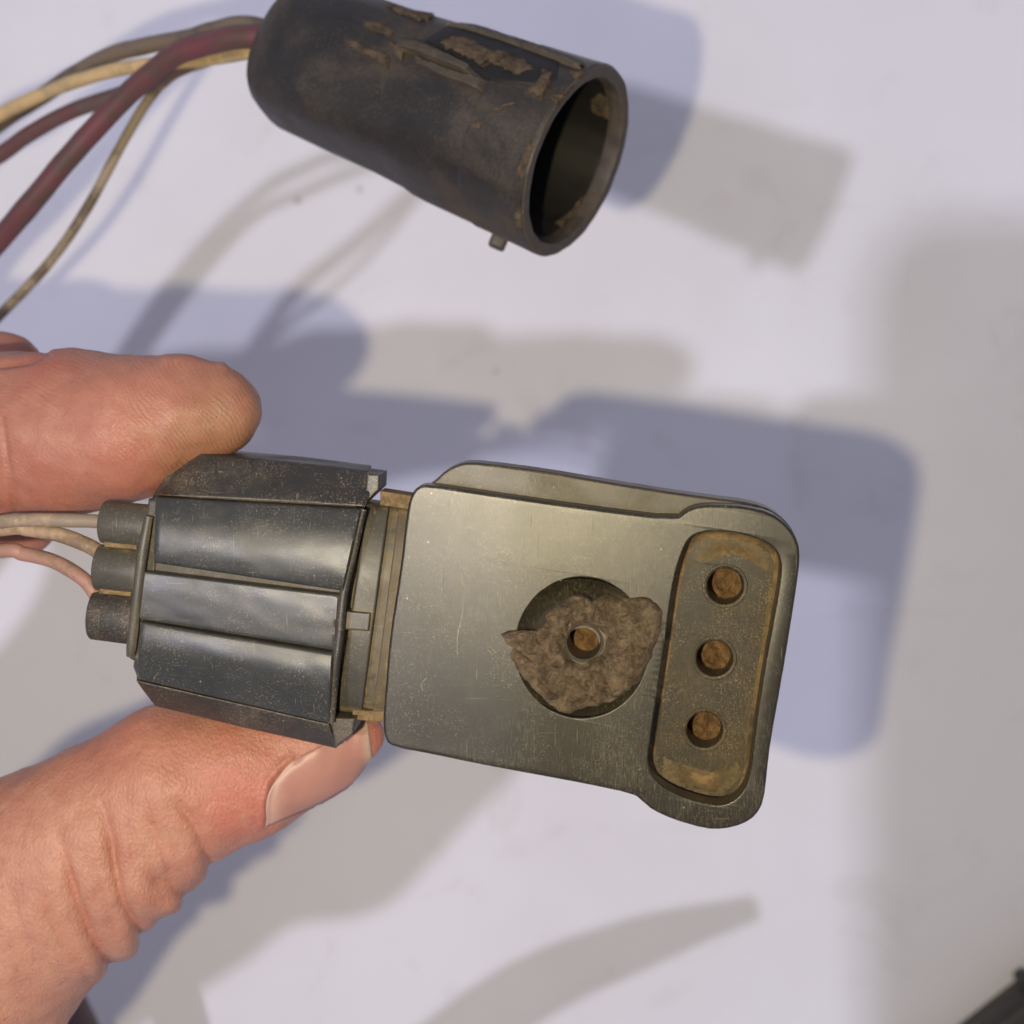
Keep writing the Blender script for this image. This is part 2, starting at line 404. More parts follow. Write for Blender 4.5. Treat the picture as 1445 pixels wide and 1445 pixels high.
# the dished centre with its boss, hole and mud cake
HCX, HCY, HR = 824, 907, 23
oc = SF.at(DCX, DCY, 0); rd = DR/12.04
lathe('centre_dish', oc, SF.n, [(-.1, rd+.12), (-.5, rd-.3), (-1.25, rd-1.3), (-1.5, rd-2.2), (-1.6, 3.2), (-1.6, 2.1)], M_face, sensor, 96, bump=.05)
oh = SF.at(HCX, HCY, 0); rh = HR/12.04
lathe('centre_boss', oh, SF.n, [(-1.7, rh+1.5), (-.2, rh+1.05), (.12, rh+.85), (.14, rh+.45), (-.1, rh+.1), (-.7, rh), (-5.5, rh-.12)], M_neck, sensor, 64)
vv = []
for k in range(7):
    for i in range(32):
        a = 2*math.pi*i/32; rr = (rh-.1)*k/6; p = oh+SF.u*rr*math.cos(a)+SF.v*rr*math.sin(a)
        vv.append(p+SF.n*(-5.0+.5*noise.noise(Vector(p)*1.1)+.9*math.cos(a)*rr))
mk('centre_plug', vv, [(k*32+i, k*32+(i+1) % 32, (k+1)*32+(i+1) % 32, (k+1)*32+i) for k in range(6) for i in range(32)], M_plug, sensor)
crust_px = c5((72, 660), (95, 645), (140, 642), (200, 642), (232, 615), (222, 580), (240, 560), (275, 545), (330, 512), (365, 508), (400, 530), (440, 515), (490, 522), (540, 525), (590, 520), (640, 545), (662, 580), (652, 650),
              (622, 730), (590, 800), (560, 842), (500, 890), (430, 915), (370, 928), (300, 948), (270, 932), (200, 870), (130, 790), (100, 735), (112, 708), (88, 690))
cl = resample(np.array(crust_px), 2.5, True); hc = np.array([HCX, HCY]); ang = np.arctan2(*(cl-hc).T[::-1])
NA, NR = len(cl), 34
vv = []
for i in range(NA):
    edge = cl[i]; d = edge-hc; L = np.linalg.norm(d); dn = d/L
    for k in range(NR):
        s = k/(NR-1); start = 27+4*noise.noise(Vector((dn[0]*1.5, dn[1]*1.5, 9)))
        rr = start+(L-start)*s
        jag = 3.0*noise.noise(Vector((edge[0]*.09, edge[1]*.09, 2)))*s
        x, y = hc+dn*(rr+jag); p = SF.at(x, y, 0)
        P_ = Vector(p)
        rdg = 1-abs(noise.noise(P_*.38+Vector((4, 1, 0))))*2.2; rdg2 = 1-abs(noise.noise(P_*.95+Vector((1, 7, 0))))*2.4
        h = .35+.75*rdg+.45*rdg2+.35*noise.noise(P_*1.9)+.2*noise.noise(P_*4.1)+.1*noise.noise(P_*8.5)
        # folded flap running in from the ragged tail, thick lip beside the hole
        tail = (y-878)+(x-740)*.34
        if x < 850: h += 1.5*math.exp(-(tail/13)**2)*(1-max(0, (x-800)/50))-.7*math.exp(-((tail-24)/10)**2)*(1-max(0, (x-800)/50))
        h += .6*math.exp(-((rr-start-14)/12)**2)
        rim = max(0, 1-s*7); h = h*(1-rim)+.05*rim
        fall = max(0, (s-.86)/.14); h = h*(1-fall**2)-(.25 if rr < DR*.9 else .02)*fall
        if rr < DR*.86 and s > .6: h -= .7*min(1, (s-.6)/.4)
        vv.append(SF.at(x, y, h))
mk('mud_cake', vv, grid_faces(NA, NR, True), M_mud, sensor, angle=180)
# pale scratches on the face
for pts, r in ((c4((600, 570), (615, 680), (630, 830), (632, 950), (600, 1120), (605, 1300)), .085), (c4((630, 770), (650, 830), (680, 860)), .07), (c4((568, 490), (540, 600), (515, 720)), .05), (c4((400, 1440), (395, 1380), (435, 1335)), .06),
               (c5((265, 330), (330, 290), (420, 310), (455, 350)), .05), (c5((230, 430), (300, 400), (360, 440)), .05), (c4((1080, 780), (1130, 745), (1250, 735)), .06)):
    tube('scratch', [SF.at(x, y, -.03) for x, y in pts], [r*.2, r*.8, r*.6, r*.8, r*.2], M_pale, sensor, 30, 8)
# neck on which the plug is pushed
tl, tr, br, bl = *c3((1205, 322), (1390, 345)), *c3((1285, 1185), (1085, 1165))
def neck_piece(name, s0, s1, wmid, mat, bevel=.25, drop=3.2):
    a = lambda p, q, s: tuple(np.array(p)*(1-s)+np.array(q)*s)
    return patch(name, SF, a(tl, tr, s0), a(tl, tr, s1), a(bl, br, s1), a(bl, br, s0), lambda s, t: wmid-drop*abs(2*t-1)**3.2, bevel, 6, mat, sensor)
neck_piece('neck_core', -.12, 1.1, -4.6, M_neck, .1)
neck_piece('neck_band', .0, .50, -2.6, M_neck, .3)
neck_piece('neck_groove', .50, .76, -3.9, M_neck, .1)
neck_piece('neck_lip', .72, 1.03, -2.9, M_lip, .2)
patch('neck_key', SF, *c3((1108, 757), (1222, 768), (1214, 840), (1102, 832)), lambda s, t: -1.75, .18, 3, M_neck, sensor)
patch('seal_strip', SF, *c3((1262, 268), (1392, 288), (1388, 345), (1262, 326)), lambda s, t: -5.2, .12, 4, M_dust, sensor)
patch('seal_strip', SF, *c3((1148, 1160), (1300, 1168), (1292, 1212), (1150, 1200)), lambda s, t: -5.4, .12, 4, M_dust, sensor)

# ------------------------------------------------------------------ the plug on the sensor's neck
plug = empty('plug_housing', SF.at(330, 860, -14), 'dark ribbed plastic plug pinched between finger and thumb, pushed onto the sensor block', 'connector')
def cw_(t): return -.9-5.2*abs(2*t-1)**2.6
patch('shell', SF, c3((330, 300), (390, 180), (520, 112), (900, 145), (1190, 182)), [], None, c3((255, 985), (290, 1075), (345, 1145), (700, 1232), (1046, 1308)), lambda s, t: -2.0-4.8*abs(2*t-1)**3, .5, 7, M_shell_d, plug, 30)
pan = lambda name, pts, w0, w1, w2, mat, bev=.3: patch(name, SF, *c3(*pts), lambda s, t: w0*(1-t)*(1-2*t)+w1*4*t*(1-t)+w2*t*(2*t-1), bev, 2.2, mat, plug, 18, bump=.06)
patch('upper_panel', SF, c3((352, 282), (440, 175), (530, 116), (900, 148), (1258, 190)), [], None, c3((353, 284), (480, 292), (800, 308), (1198, 332)),
      lambda s, t: -5.6+4.2*t**.8, .28, 3, M_shell_d, plug, 18, bump=.08)
pan('rib_panel', [(345, 292), (1186, 342), (1112, 676), (338, 560)], -1.35, .25, .1, M_shell)
pan('rib_panel', [(262, 590), (1098, 692), (1080, 918), (262, 788)], -.15, -.05, -.2, M_shell)
pan('rib_panel', [(283, 800), (1072, 930), (1052, 1216), (268, 1036)], .1, .15, -1.5, M_shell)
patch('lower_panel', SF, c3((266, 1040), (520, 1098), (1050, 1218)), [], None, c3((302, 1092), (345, 1146), (700, 1230), (1082, 1318)), lambda s, t: -1.6-4.0*t**1.3, .28, 3, M_shell_d, plug, 18, bump=.08)
patch('corner_block', SF, *c3((1052, 1190), (1160, 1196), (1150, 1258), (1080, 1318)), lambda s, t: -3.2, .3, 6, M_shell_d, plug, 8)
patch('corner_block', SF, *c3((1205, 195), (1260, 200), (1258, 262), (1195, 322)), lambda s, t: -3.0, .3, 6, M_shell_d, plug, 8)
# rim along the mouth and rod along the wire end
def rod(name, pts, w, r, mat, n=30): return tube(name, [SF.at(x, y, ww) for (x, y), ww in zip(pts, w)], [r*.8]+[r]*5+[r*.8], mat, plug, n, 12)
rod('mouth_rim', c3((1192, 345), (1150, 520), (1112, 690), (1095, 860), (1078, 1000), (1062, 1210)), [-2.2, -1.0, -.7, -.7, -.9, -2.4], .55, M_shell_d)
rod('end_rod', c3((318, 372), (292, 520), (268, 720), (250, 880), (243, 942)), [-.5, -.15, -.1, -.3, -.5], .62, M_neck)
patch('end_wall', SF, *c3((318, 300), (372, 300), (300, 985), (240, 950)), lambda s, t: -1.6, .2, 6, M_shell_d, plug, 10)
# three wire sleeves
for x0, x1, y0, y1 in ((130, 312, 308, 490), (108, 288, 486, 682), (88, 262, 668, 884)):
    a = np.array(c3((x0, (y0+y1)/2-6), (x1, (y0+y1)/2+14))); rr = (y1-y0)/2/2.89/12.04
    pts = [SF.at(*a[0], -rr-1.0), SF.at(*(a[0]*.9+a[1]*.1), -rr-1.0), SF.at(*(a.mean(0)), -rr-1.0), SF.at(*a[1], -rr-1.0)]
    d = unit(pts[3]-pts[0]); L = np.linalg.norm(pts[3]-pts[0])
    s_ = lathe('wire_sleeve', pts[0], d, [(.9, rr*.45), (0.0, rr*.52), (0, rr*.86), (.12, rr*.96), (.3, rr), (L+.6, rr*1.02)], M_shell_d if y0 > 600 else M_neck, plug, 48, bump=.06)
for (x, y) in c3((200, 488), (178, 678)):
    patch('packed_dirt', SF, (x-22, y-5), (x+24, y-1), (x+24, y+7), (x-22, y+3), lambda s, t: -2.2, .2, 2, M_dust, plug, 8, bump=.15)

# wires of the plug
def wire(name, pts, r, mat, parent, label, n=70): return tube(name, pts, r, mat, parent, n, 16, True, label, .06)
M_w_tan = rubber('tan_wire', (.32, .225, .15), (.16, .11, .07), .6)
M_w_grey = rubber('grey_wire', (.20, .16, .125), (.33, .24, .16), .5)
M_w_pink = rubber('pink_wire', (.30, .165, .13), (.19, .125, .08), .6)
M_w_maroon = rubber('maroon_wire', (.125, .042, .05), (.085, .05, .042), .55)
M_w_cream = rubber('cream_wire', (.50, .36, .18), (.34, .26, .15), .4)
M_w_brown = rubber('brown_wire', (.15, .115, .085), (.09, .075, .06), .5)
M_w_mg = rubber('maroon_grey_wire', (.12, .055, .055), (.10, .075, .065), .5)
M_w_thin = rubber('thin_tan_wire', (.30, .24, .16), (.12, .09, .06), .5)
zs = lambda p, z: [W(x, y, zz) for (x, y), zz in zip(p, z)]
def pw(px, w, tail): return [SF.at(x, y, ww) for (x, y), ww in zip(px, w)]+[W(x, y, z) for x, y, z in tail]
wire('wire', pw(c3((260, 405), (180, 400))+cw((1150, 318), (700, 305), (300, 305), (0, 330)), [-3.4, -3.4, -3.4, -3.6, -4.2, -5], [(-160, 760, 182), (-400, 850, 166)]), [.85], M_w_grey, plug, 'grey tan wire lying just under the finger')
wire('wire', pw(c3((260, 595), (190, 580))+cw((1230, 690), (1000, 580), (720, 485), (380, 425), (0, 425)), [-3.6, -3.6, -3.6, -3.8, -4.2, -4.8, -6], [(-160, 780, 180), (-400, 880, 164)]), [.92], M_w_tan, plug, 'tan wire in the middle of the plug')
wire('wire', pw(c3((230, 790), (160, 775))+cw((1230, 1270), (1090, 1080), (880, 930), (640, 815), (300, 735), (0, 690)), [-3.8, -3.8, -3.8, -4, -4.5, -5, -6, -7], [(-150, 790, 178), (-420, 900, 160)]), [.9], M_w_pink, plug, 'dusty pink wire with the widest bend', 90)
tube('cable_sleeve', [(-122, -50, 66), (-108, -84, 48), (-95.5, -105, 40), (-86, -135, 36), (-80, -185, 32)], [6, 6, 6, 6, 6], M_w_mg, plug, 50, 20, label='dull maroon taped cable below the thumb')
tube('cable_sleeve', [(-112, -172, 112), (-70, -142, 104), (-35, -117, 101), (-8, -105, 102), (16, -97.5, 104)], [7, 7.5, 7.5, 6, 2.8], M_w_mg, plug, 50, 20, label='added cable end below the frame, casting a shadow strip on the table')  # unseen piece, added only to throw the shadow strip along the bottom

# ------------------------------------------------------------------ the open tube connector
phi, tau = math.radians(26.0), math.radians(23.0)
AX = np.array([math.cos(phi)*math.cos(tau), -math.sin(phi)*math.cos(tau), math.sin(tau)])
FC = W(814, 229, 160); RF = 141/(722.5/TAN/(CZ-160))
tubec = empty('tube_connector', FC-AX*25-np.array([0, 0, 11]), 'muddy black tube connector with an open round mouth, hanging on its own wires', 'connector')
KT = (CZ-160)/(CZ-194); LB = 45.5*KT
outer = [(a*KT if a < -1.6 else a, b*KT) if b < 11.7 else (a, b) for a, b in [(-45.1, 3.0), (-45.5, 4.0), (-45.5, 6.6), (-45, 7.9), (-43.7, 9.2), (-41.5, 10.1), (-33, 10.5), (-26, 10.7), (-21, 10.85), (-19, 11.1), (-17.5, 11.2), (-9.4, 11.45), (-9.2, 11.62), (-8.9, 11.64), (-1.6, RF-.1), (-.35, RF), (-.05, RF-.22), (0, RF-.55)]]
shell = lathe('shell', FC, AX, outer, M_tube, tubec, 160, bump=.14, square=(-21, 9))
lathe('mouth_rim', FC, AX, [(-.3, RF-.1), (.12, RF-.35), (.25, RF-.75), (.22, RF-1.5), (.02, RF-1.95), (-.8, RF-2.1), (-2.2, RF-2.15)], M_tube_rim, shell, 160, bump=.16)
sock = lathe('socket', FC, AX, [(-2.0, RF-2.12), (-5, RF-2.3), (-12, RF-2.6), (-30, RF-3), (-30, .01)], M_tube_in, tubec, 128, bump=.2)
dg = bpy.context.evaluated_depsgraph_get()
def bvh_of(o):
    bm = bmesh.new(); bm.from_mesh(o.data); m = o.parent.matrix_world if False else None
    base = np.zeros(3); q = o
    while q is not None: base = base+np.array(q.location); q = q.parent
    vs_ = [(np.array(v.co)+base)/MM for v in bm.verts]; fs = [[v.index for v in f.verts] for f in bm.faces]; bm.free()
    return BVHTree.FromPolygons([Vector(v) for v in vs_], fs)
tb = bvh_of(shell)
def hit(bvh, x, y):
    d = Vector(ray(x, y)).normalized(); r = bvh.ray_cast(Vector(C), d, 2000)
    return (np.array(r[0]), np.array(r[1])) if r[0] is not None else (None, None)
def drape(name, outline, height, mat, parent, lumps=.35, edge=.8, rings=9, step=3.0, seed=0, label=None, bvh=tb):
    """thick lump moulded onto a curved surface, its outline traced"""
    l = resample(np.array(outline, float), step, True); c = l.mean(0); vv = []; nl = len(l)
    for k in range(rings):
        s = 1-k/(rings-1)*.97
        for i in range(nl):
            x, y = c+(l[i]-c)*s; p, nn = hit(bvh, x, y)
            if p is None:
                for q in np.linspace(.95, 0, 20):
                    p, nn = hit(bvh, *(c+(l[i]-c)*s*q))
                    if p is not None: break
            if p is None: return None
            if np.dot(nn, ray(x, y)) > 0: nn = -nn
            rise = min(1, (1-s)/edge) if edge else 1
            h = height*math.sqrt(max(0, 1-(1-rise)**2))*(1+lumps*(noise.noise(Vector(p)*.5+Vector((seed, 0, 0)))+.6*noise.noise(Vector(p)*1.5)))
            vv.append(p+nn*(h-.08 if k else -.4))
    vv.append(vv[-nl:][0]*0+np.mean(vv[-nl:], 0))
    f = [(k*nl+i, k*nl+(i+1) % nl, (k+1)*nl+(i+1) % nl, (k+1)*nl+i) for k in range(rings-1) for i in range(nl)]
    f += [((rings-1)*nl+i, (rings-1)*nl+(i+1) % nl, len(vv)-1) for i in range(nl)]
    o = mk(name, vv, f, mat, parent, angle=180 if lumps > .2 else 40, label=label)
    at = o.data.attributes.new('core', 'FLOAT', 'POINT'); at.data.foreach_set('value', np.r_[np.repeat(np.arange(rings)/(rings-1), nl)*1.6, 1.6].astype(np.float32))
    return o
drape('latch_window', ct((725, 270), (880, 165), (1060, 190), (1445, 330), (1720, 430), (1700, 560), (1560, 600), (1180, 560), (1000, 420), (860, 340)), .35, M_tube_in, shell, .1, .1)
drape('latch_rail', ct((560, 285), (690, 290), (1110, 478), (1090, 520), (690, 372), (570, 345)), 1.5, M_tube_rim, shell, .12, .35)
drape('latch_rail', ct((690, 395), (1085, 540), (1185, 560), (1162, 632), (900, 535), (700, 440)), 1.15, M_tube_rim, shell, .12, .35)
drape('latch_rail', ct((880, 160), (1010, 165), (1445, 300), (1900, 460), (1890, 500), (1445, 340), (1010, 200)), .9, M_tube_rim, shell, .15, .35)
drape('mud_clod', ct((205, 250), (260, 255), (360, 320), (520, 365), (555, 400), (545, 500), (530, 440), (430, 405), (330, 365), (215, 300)), .5, M_clod, shell)
drape('mud_clod', ct((455, 15), (520, 30), (640, 100), (770, 95), (870, 105), (850, 150), (760, 165), (660, 130), (520, 70)), .55, M_clod, shell, seed=3)
drape('mud_clod', ct((840, 270), (930, 240), (1100, 270), (1230, 350), (1265, 430), (1180, 490), (1090, 430), (980, 380), (880, 340)), .7, M_clod, shell, .5, .5, seed=5)
drape('mud_clod', ct((1130, 330), (1300, 340), (1480, 420), (1560, 500), (1480, 560), (1330, 520), (1200, 440)), .6, M_clod, shell, .6, seed=31)
drape('mud_clod', ct((340, 130), (470, 150), (590, 230), (570, 270), (450, 230), (350, 200)), .35, M_clod, shell, .5, seed=33)
drape('mud_clod', cr((560, 130), (640, 130), (760, 170), (830, 220), (760, 240), (650, 200), (560, 190)), .4, M_clod, shell, .5, seed=37)
drape('mud_clod', cr((215, 1040), (260, 1030), (270, 1180), (240, 1200), (205, 1130)), .35, M_clod, shell, .5, seed=39)
drape('mud_clod', ct((520, 290), (600, 290), (700, 340), (690, 370), (640, 380), (620, 440), (560, 380)), .9, M_clod, shell, .5, seed=8)
drape('mud_clod', cr((270, 285), (390, 190), (400, 115), (480, 140), (470, 230), (430, 310), (385, 345)), .8, M_clod, shell, .5, seed=11)
drape('mud_clod', cr((420, 310), (530, 280), (590, 215), (690, 200), (720, 240), (640, 310), (560, 400), (470, 390)), .7, M_clod, shell, .5, seed=15)
drape('mud_clod', cr((215, 820), (290, 640), (330, 560), (350, 620), (310, 740), (260, 880)), .25, M_clod, shell, .5, seed=17)
drape('mud_clod', cr((30, 410), (130, 360), (240, 335), (250, 350), (150, 375), (120, 405)), .25, M_clod, shell, .5, rings=6, seed=19)
drape('mud_clod', ct((1075, 850), (1110, 820), (1180, 825), (1150, 880), (1100, 880)), .3, M_clod, shell, .5, rings=6, seed=21)
sb_ = bvh_of(sock)
drape('mud_clod', cr((700, 300), (760, 265), (850, 290), (890, 400), (860, 470), (770, 450), (715, 410)), .5, M_clod, sock, .6, seed=41, bvh=sb_)
drape('mud_clod', cr((440, 1180), (520, 1120), (600, 1040), (690, 930), (700, 960), (620, 1090), (520, 1180)), .5, M_clod, sock, .6, seed=43, bvh=sb_)
drape('mud_clod', cr((860, 520), (895, 500), (880, 640), (850, 700), (840, 640)), .4, M_clod, sock, .6, seed=45, bvh=sb_)
# locating pin under the mouth
pb = W(714, 316, 150); pd = unit(W(702, 344, 150)-pb); side = unit(np.cross(pd, [0, 0, 1]))
L0, wd = 3.9, 1.25; vv = []
for s, k in ((-1.2, 1), (L0-.35, 1), (L0-.1, .92), (L0, .75)):
    for a in range(24):
        t = 2*math.pi*a/24; e = .38
        ca, sa = math.cos(t), math.sin(t); x = math.copysign(abs(ca)**e, ca)*wd*k; y = math.copysign(abs(sa)**e, sa)*1.3*k
        vv.append(pb+pd*s+side*x+np.array([0, 0, 1])*y)
mk('locating_pin', vv, [(k*24+i, k*24+(i+1) % 24, (k+1)*24+(i+1) % 24, (k+1)*24+i) for k in range(3) for i in range(24)]+[tuple(72+i for i in range(24))], M_tube_rim, shell, angle=50)

M_rag = dirt('loose_slot_dust', (.24, .165, .08), (.12, .082, .042), .7, .25, ragged=(.45, 1.5))
fb = bvh_of(slot_fl)
for k, o_ in enumerate((c5((742, 350), (790, 300), (880, 292), (1035, 335), (1078, 385), (1060, 440), (960, 372), (860, 352), (770, 420)), c5((640, 1095), (700, 1120), (860, 1160), (950, 1110), (972, 1170), (900, 1262), (820, 1268), (700, 1225), (632, 1165)), c5((1050, 440), (1082, 430), (1040, 720), (990, 1040), (960, 1150), (950, 1080), (1000, 850)))):
    drape('dust_drift', o_, .14, M_rag, sensor, .4, .8, 8, 4.0, 50+k, None, fb)

# its wires, drooping towards the hand
bk = FC-AX*LB
def wz(px, z0, z1): return [z0+(z1-z0)*(i/(len(px)-1))**1.1 for i in range(len(px))]
def twire(pts, z0, z1, wpx, mat, label):
    pts = c1(*pts); z = wz(pts, z0, z1); rr = [wpx/2.89/2/(722.5/TAN/(CZ-zz)) for zz in z]
    wire('wire', zs(pts, z), rr, mat, tubec, label, 80)
twire([(1150, 130), (1000, 98), (880, 118), (760, 155), (600, 185), (450, 225), (300, 305), (150, 405), (0, 500), (-250, 700), (-600, 1150), (-1000, 1850), (-1500, 2650)], 143, 96, 70, M_w_brown, 'grey brown wire along the outer side of the bundle')
twire([(1150, 180), (1000, 215), (850, 240), (620, 262), (450, 290), (250, 352), (100, 418), (0, 468), (-250, 620), (-600, 1100), (-1000, 1800), (-1500, 2600)], 141, 102, 58, M_w_cream, 'cream yellow wire')
twire([(1150, 150), (960, 155), (850, 180), (720, 222), (610, 305), (480, 425), (300, 620), (120, 835), (0, 975), (-200, 1200), (-500, 1700), (-900, 2400), (-1400, 3200)], 147, 110, 92, M_w_maroon, 'thick maroon wire crossing over the others')
twire([(1150, 190), (950, 185), (760, 260), (600, 345), (470, 392), (300, 450), (130, 540), (0, 632), (-250, 800), (-600, 1300), (-1000, 2000), (-1500, 2800)], 139, 96, 66, M_w_mg, 'dull maroon grey wire')
twire([(1150, 200), (950, 220), (830, 258), (710, 305), (610, 400), (490, 600), (360, 840), (210, 1060), (0, 1285), (-200, 1480), (-500, 1800), (-900, 2500), (-1400, 3300)], 139, 96, 42, M_w_thin, 'thin tan wire hanging lowest of the bundle')

# ------------------------------------------------------------------ the hand
def hand_field():
    """smooth union of tapering capsules on a grid, as one closed skin"""
    h = .68
    lo = np.array([-250, -215, 105.]); hi = np.array([2, 45, 215.])
    nx, ny, nz = ((hi-lo)/h).astype(int)+1
    X = (lo[0]+h*np.arange(nx)).astype(np.float32)[:, None, None]; Y = (lo[1]+h*np.arange(ny)).astype(np.float32)[None, :, None]; Z = (lo[2]+h*np.arange(nz)).astype(np.float32)[None, None, :]
    F = np.full((nx, ny, nz), 1e3, np.float32)
    def cone(F, a, b, ra, rb, k, flat=1.0):
        a, b = np.array(a, float), np.array(b, float); R = max(ra, rb)+12
        i0 = np.maximum(((np.minimum(a, b)-R-lo)/h).astype(int), 0); i1 = np.minimum(((np.maximum(a, b)+R-lo)/h).astype(int)+1, [nx, ny, nz])
        sl = tuple(slice(p, q) for p, q in zip(i0, i1))
        x, y, z = X[sl[0]]-a[0], Y[:, sl[1]]-a[1], (Z[:, :, sl[2]]-a[2])/flat
        d = b-a; d[2] /= flat; L2 = float(d@d)+1e-9
        t = np.clip((x*d[0]+y*d[1]+z*d[2])/L2, 0, 1)
        dist = np.sqrt((x-d[0]*t)**2+(y-d[1]*t)**2+(z-d[2]*t)**2)-(ra+(rb-ra)*t)
        g = F[sl]
        if k > 0:
            q = np.maximum(k-np.abs(g-dist), 0)/k
            F[sl] = np.minimum(g, dist)-q*q*k*.25
        else: F[sl] = np.minimum(g, dist)
    def chain(st, k, flat=1.0, F=F):
        pts = [(W(x, y, z), r/(722.5/TAN/(CZ-z))) for x, y, r, z in st]
        for (a, ra), (b, rb) in zip(pts[:-1], pts[1:]): cone(F, a, b, ra, rb, k, flat)
    # thumb
    chain([(503, 1036, 40, 180), (445, 1058, 66, 179), (345, 1088, 93, 178.5), (245, 1112, 114, 178), (150, 1184, 134, 176), (60, 1238, 148, 174), (-80, 1375, 180, 170), (-260, 1560, 205, 163)], 2.5, .9)
    # index finger
    G = np.full_like(F, 1e3)
    chain([(307, 579, 64, 190), (245, 586, 77, 190), (180, 604, 101, 189), (100, 610, 113, 187), (0, 614, 114, 185), (-170, 622, 112, 180), (-420, 640, 120, 172), (-620, 680, 135, 163)], 2.0, .88, G)
    # middle and ring finger curled behind it
    H = np.full_like(F, 1e3)
    chain([(2, 530, 63, 168), (-100, 548, 80, 164), (-260, 580, 98, 158), (-620, 720, 130, 150)], 2, 1, H)
    chain([(40, 742, 40, 158), (-90, 742, 58, 154), (-280, 770, 86, 150), (-600, 900, 120, 146)], 2, 1, H)
    for A in (G, H):
        q = np.maximum(1.2-np.abs(F-A), 0)/1.2; F[:] = np.minimum(F, A)-q*q*.3
    # palm, wrist, forearm
    P = [((-125, 4, 160), (-150, -62, 148), 13, 20), ((-122, -10, 150), (-140, -70, 145), 13, 20), ((-105, -82, 163), (-150, -80, 150), 17, 20), ((-150, -66, 146), (-172, -128, 142), 24, 19), ((-125, -95, 155), (-172, -128, 142), 20, 19), ((-172, -128, 142), (-230, -195, 138), 19, 24)]
    for a, b, ra, rb in P: cone(F, a, b, ra, rb, 9, .85)
    return F, lo, h
def surface_net(F, lo, h):
    s = F < 0
    nx, ny, nz = F.shape
    acc = np.zeros((nx-1, ny-1, nz-1, 3), np.float32); cnt = np.zeros((nx-1, ny-1, nz-1), np.float32)
    g = np.arange(2)
    corners = [(i, j, k) for i in g for j in g for k in g]
    def view(A, c): return A[c[0]:nx-1+c[0], c[1]:ny-1+c[1], c[2]:nz-1+c[2]]
    for a in corners:
        for ax in range(3):
            if a[ax]: continue
            b = list(a); b[ax] = 1; fa, fb = view(F, a), view(F, b); x = (view(s, a) != view(s, b))
            t = np.where(x, fa/np.where(x, fa-fb, 1), 0)
            for c in range(3): acc[..., c] += np.where(x, a[c]+(t if c == ax else 0), 0)
            cnt += x
    act = cnt > 0; idx = np.full(act.shape, -1, np.int64); idx[act] = np.arange(act.sum())
    ijk = np.argwhere(act); v = lo+h*(ijk+acc[act]/cnt[act][:, None]); faces = []
    for ax in range(3):
        o1, o2 = [(1, 2), (2, 0), (0, 1)][ax]
        sl0 = [slice(1, -1)]*3; sl0[ax] = slice(0, -1); a = s[tuple(sl0)]; sl1 = list(sl0); sl1[ax] = slice(1, None); b = s[tuple(sl1)]
        e = np.argwhere(a != b); e[:, o1] += 1; e[:, o2] += 1
        flip = a[a != b]
        q = []
        for d1, d2 in ((-1, -1), (0, -1), (0, 0), (-1, 0)):
            p = e.copy(); p[:, o1] += d1; p[:, o2] += d2; q.append(idx[p[:, 0], p[:, 1], p[:, 2]])
        q = np.stack(q, 1); q[~flip] = q[~flip][:, ::-1]; faces.append(q)
    f = np.vstack(faces); f = f[(f >= 0).all(1)]
    return v, f
F, lo, h = hand_field()
hv, hf = surface_net(F, lo, h)
del F
me = bpy.data.meshes.new('hand'); me.from_pydata((hv*MM).tolist(), [], hf.tolist())
tmp = bpy.data.objects.new('tmp', me); col.objects.link(tmp)
sm = tmp.modifiers.new('s', 'SMOOTH'); sm.iterations = 6; sm.factor = .5
ss = tmp.modifiers.new('d', 'SUBSURF'); ss.levels = 1; ss.render_levels = 1
dg = bpy.context.evaluated_depsgraph_get(); me2 = bpy.data.meshes.new_from_object(tmp.evaluated_get(dg))
bpy.data.objects.remove(tmp); bpy.data.meshes.remove(me)
me2.name = 'hand'
nvt = len(me2.vertices); V = np.empty(nvt*3); me2.vertices.foreach_get('co', V); V = V.reshape(-1, 3)/MM
Nn = np.empty(nvt*3); me2.vertex_normals.foreach_get('vector', Nn); Nn = Nn.reshape(-1, 3)
if Nn[np.argmax(V[:, 2]), 2] < 0:
    me2.flip_normals(); Nn = -Nn
kk = 722.5/TAN/(CZ-V[:, 2]); PX = np.stack([722.5+V[:, 0]*kk, 722.5-V[:, 1]*kk], 1)   # where each skin point stands along the finger
def poly_dist(P, pts):
    """distance to a crease line and how far along it"""
    pts = np.array(pts, float); best = np.full(len(P), 1e9); pos = np.zeros(len(P)); n = len(pts)-1
    for i in range(n):
        a, b = pts[i], pts[i+1]; d = b-a; t = np.clip(((P-a)@d)/(d@d), 0, 1); q = np.linalg.norm(P-a-t[:, None]*d, axis=1)
        m = q < best; best[m] = q[m]; pos[m] = (i+t[m])/n
    return best, pos
disp = np.zeros(nvt); front = np.clip((Nn[:, 2]+.45)/.5, 0, 1)
creases = [([(330, 400), (345, 430), (375, 540), (390, 640), (420, 760), (470, 850), (500, 900)], 1.5, 5.5), ([(195, 520), (205, 560), (235, 680), (265, 770), (310, 870), (375, 968)], 1.3, 5.5),
           ([(560, 380), (610, 425), (660, 490), (690, 560), (722, 645)], 1.0, 5), ([(480, 440), (505, 490), (550, 570), (575, 645)], .6, 5), ([(505, 700), (525, 680), (575, 690), (625, 735)], .7, 5),
           ([(600, 690), (640, 735), (600, 780), (548, 820)], 1.0, 5), ([(120, 690), (170, 800), (220, 900), (300, 1010)], .6, 5), ([(10, 650), (40, 740), (80, 860), (150, 980)], .4, 5),
           ([(415, 420), (440, 520), (455, 620)], .25, 4.5), ([(270, 560), (300, 650), (330, 760)], .35, 4.5), ([(320, 640), (350, 740), (390, 860)], .3, 4.5)]
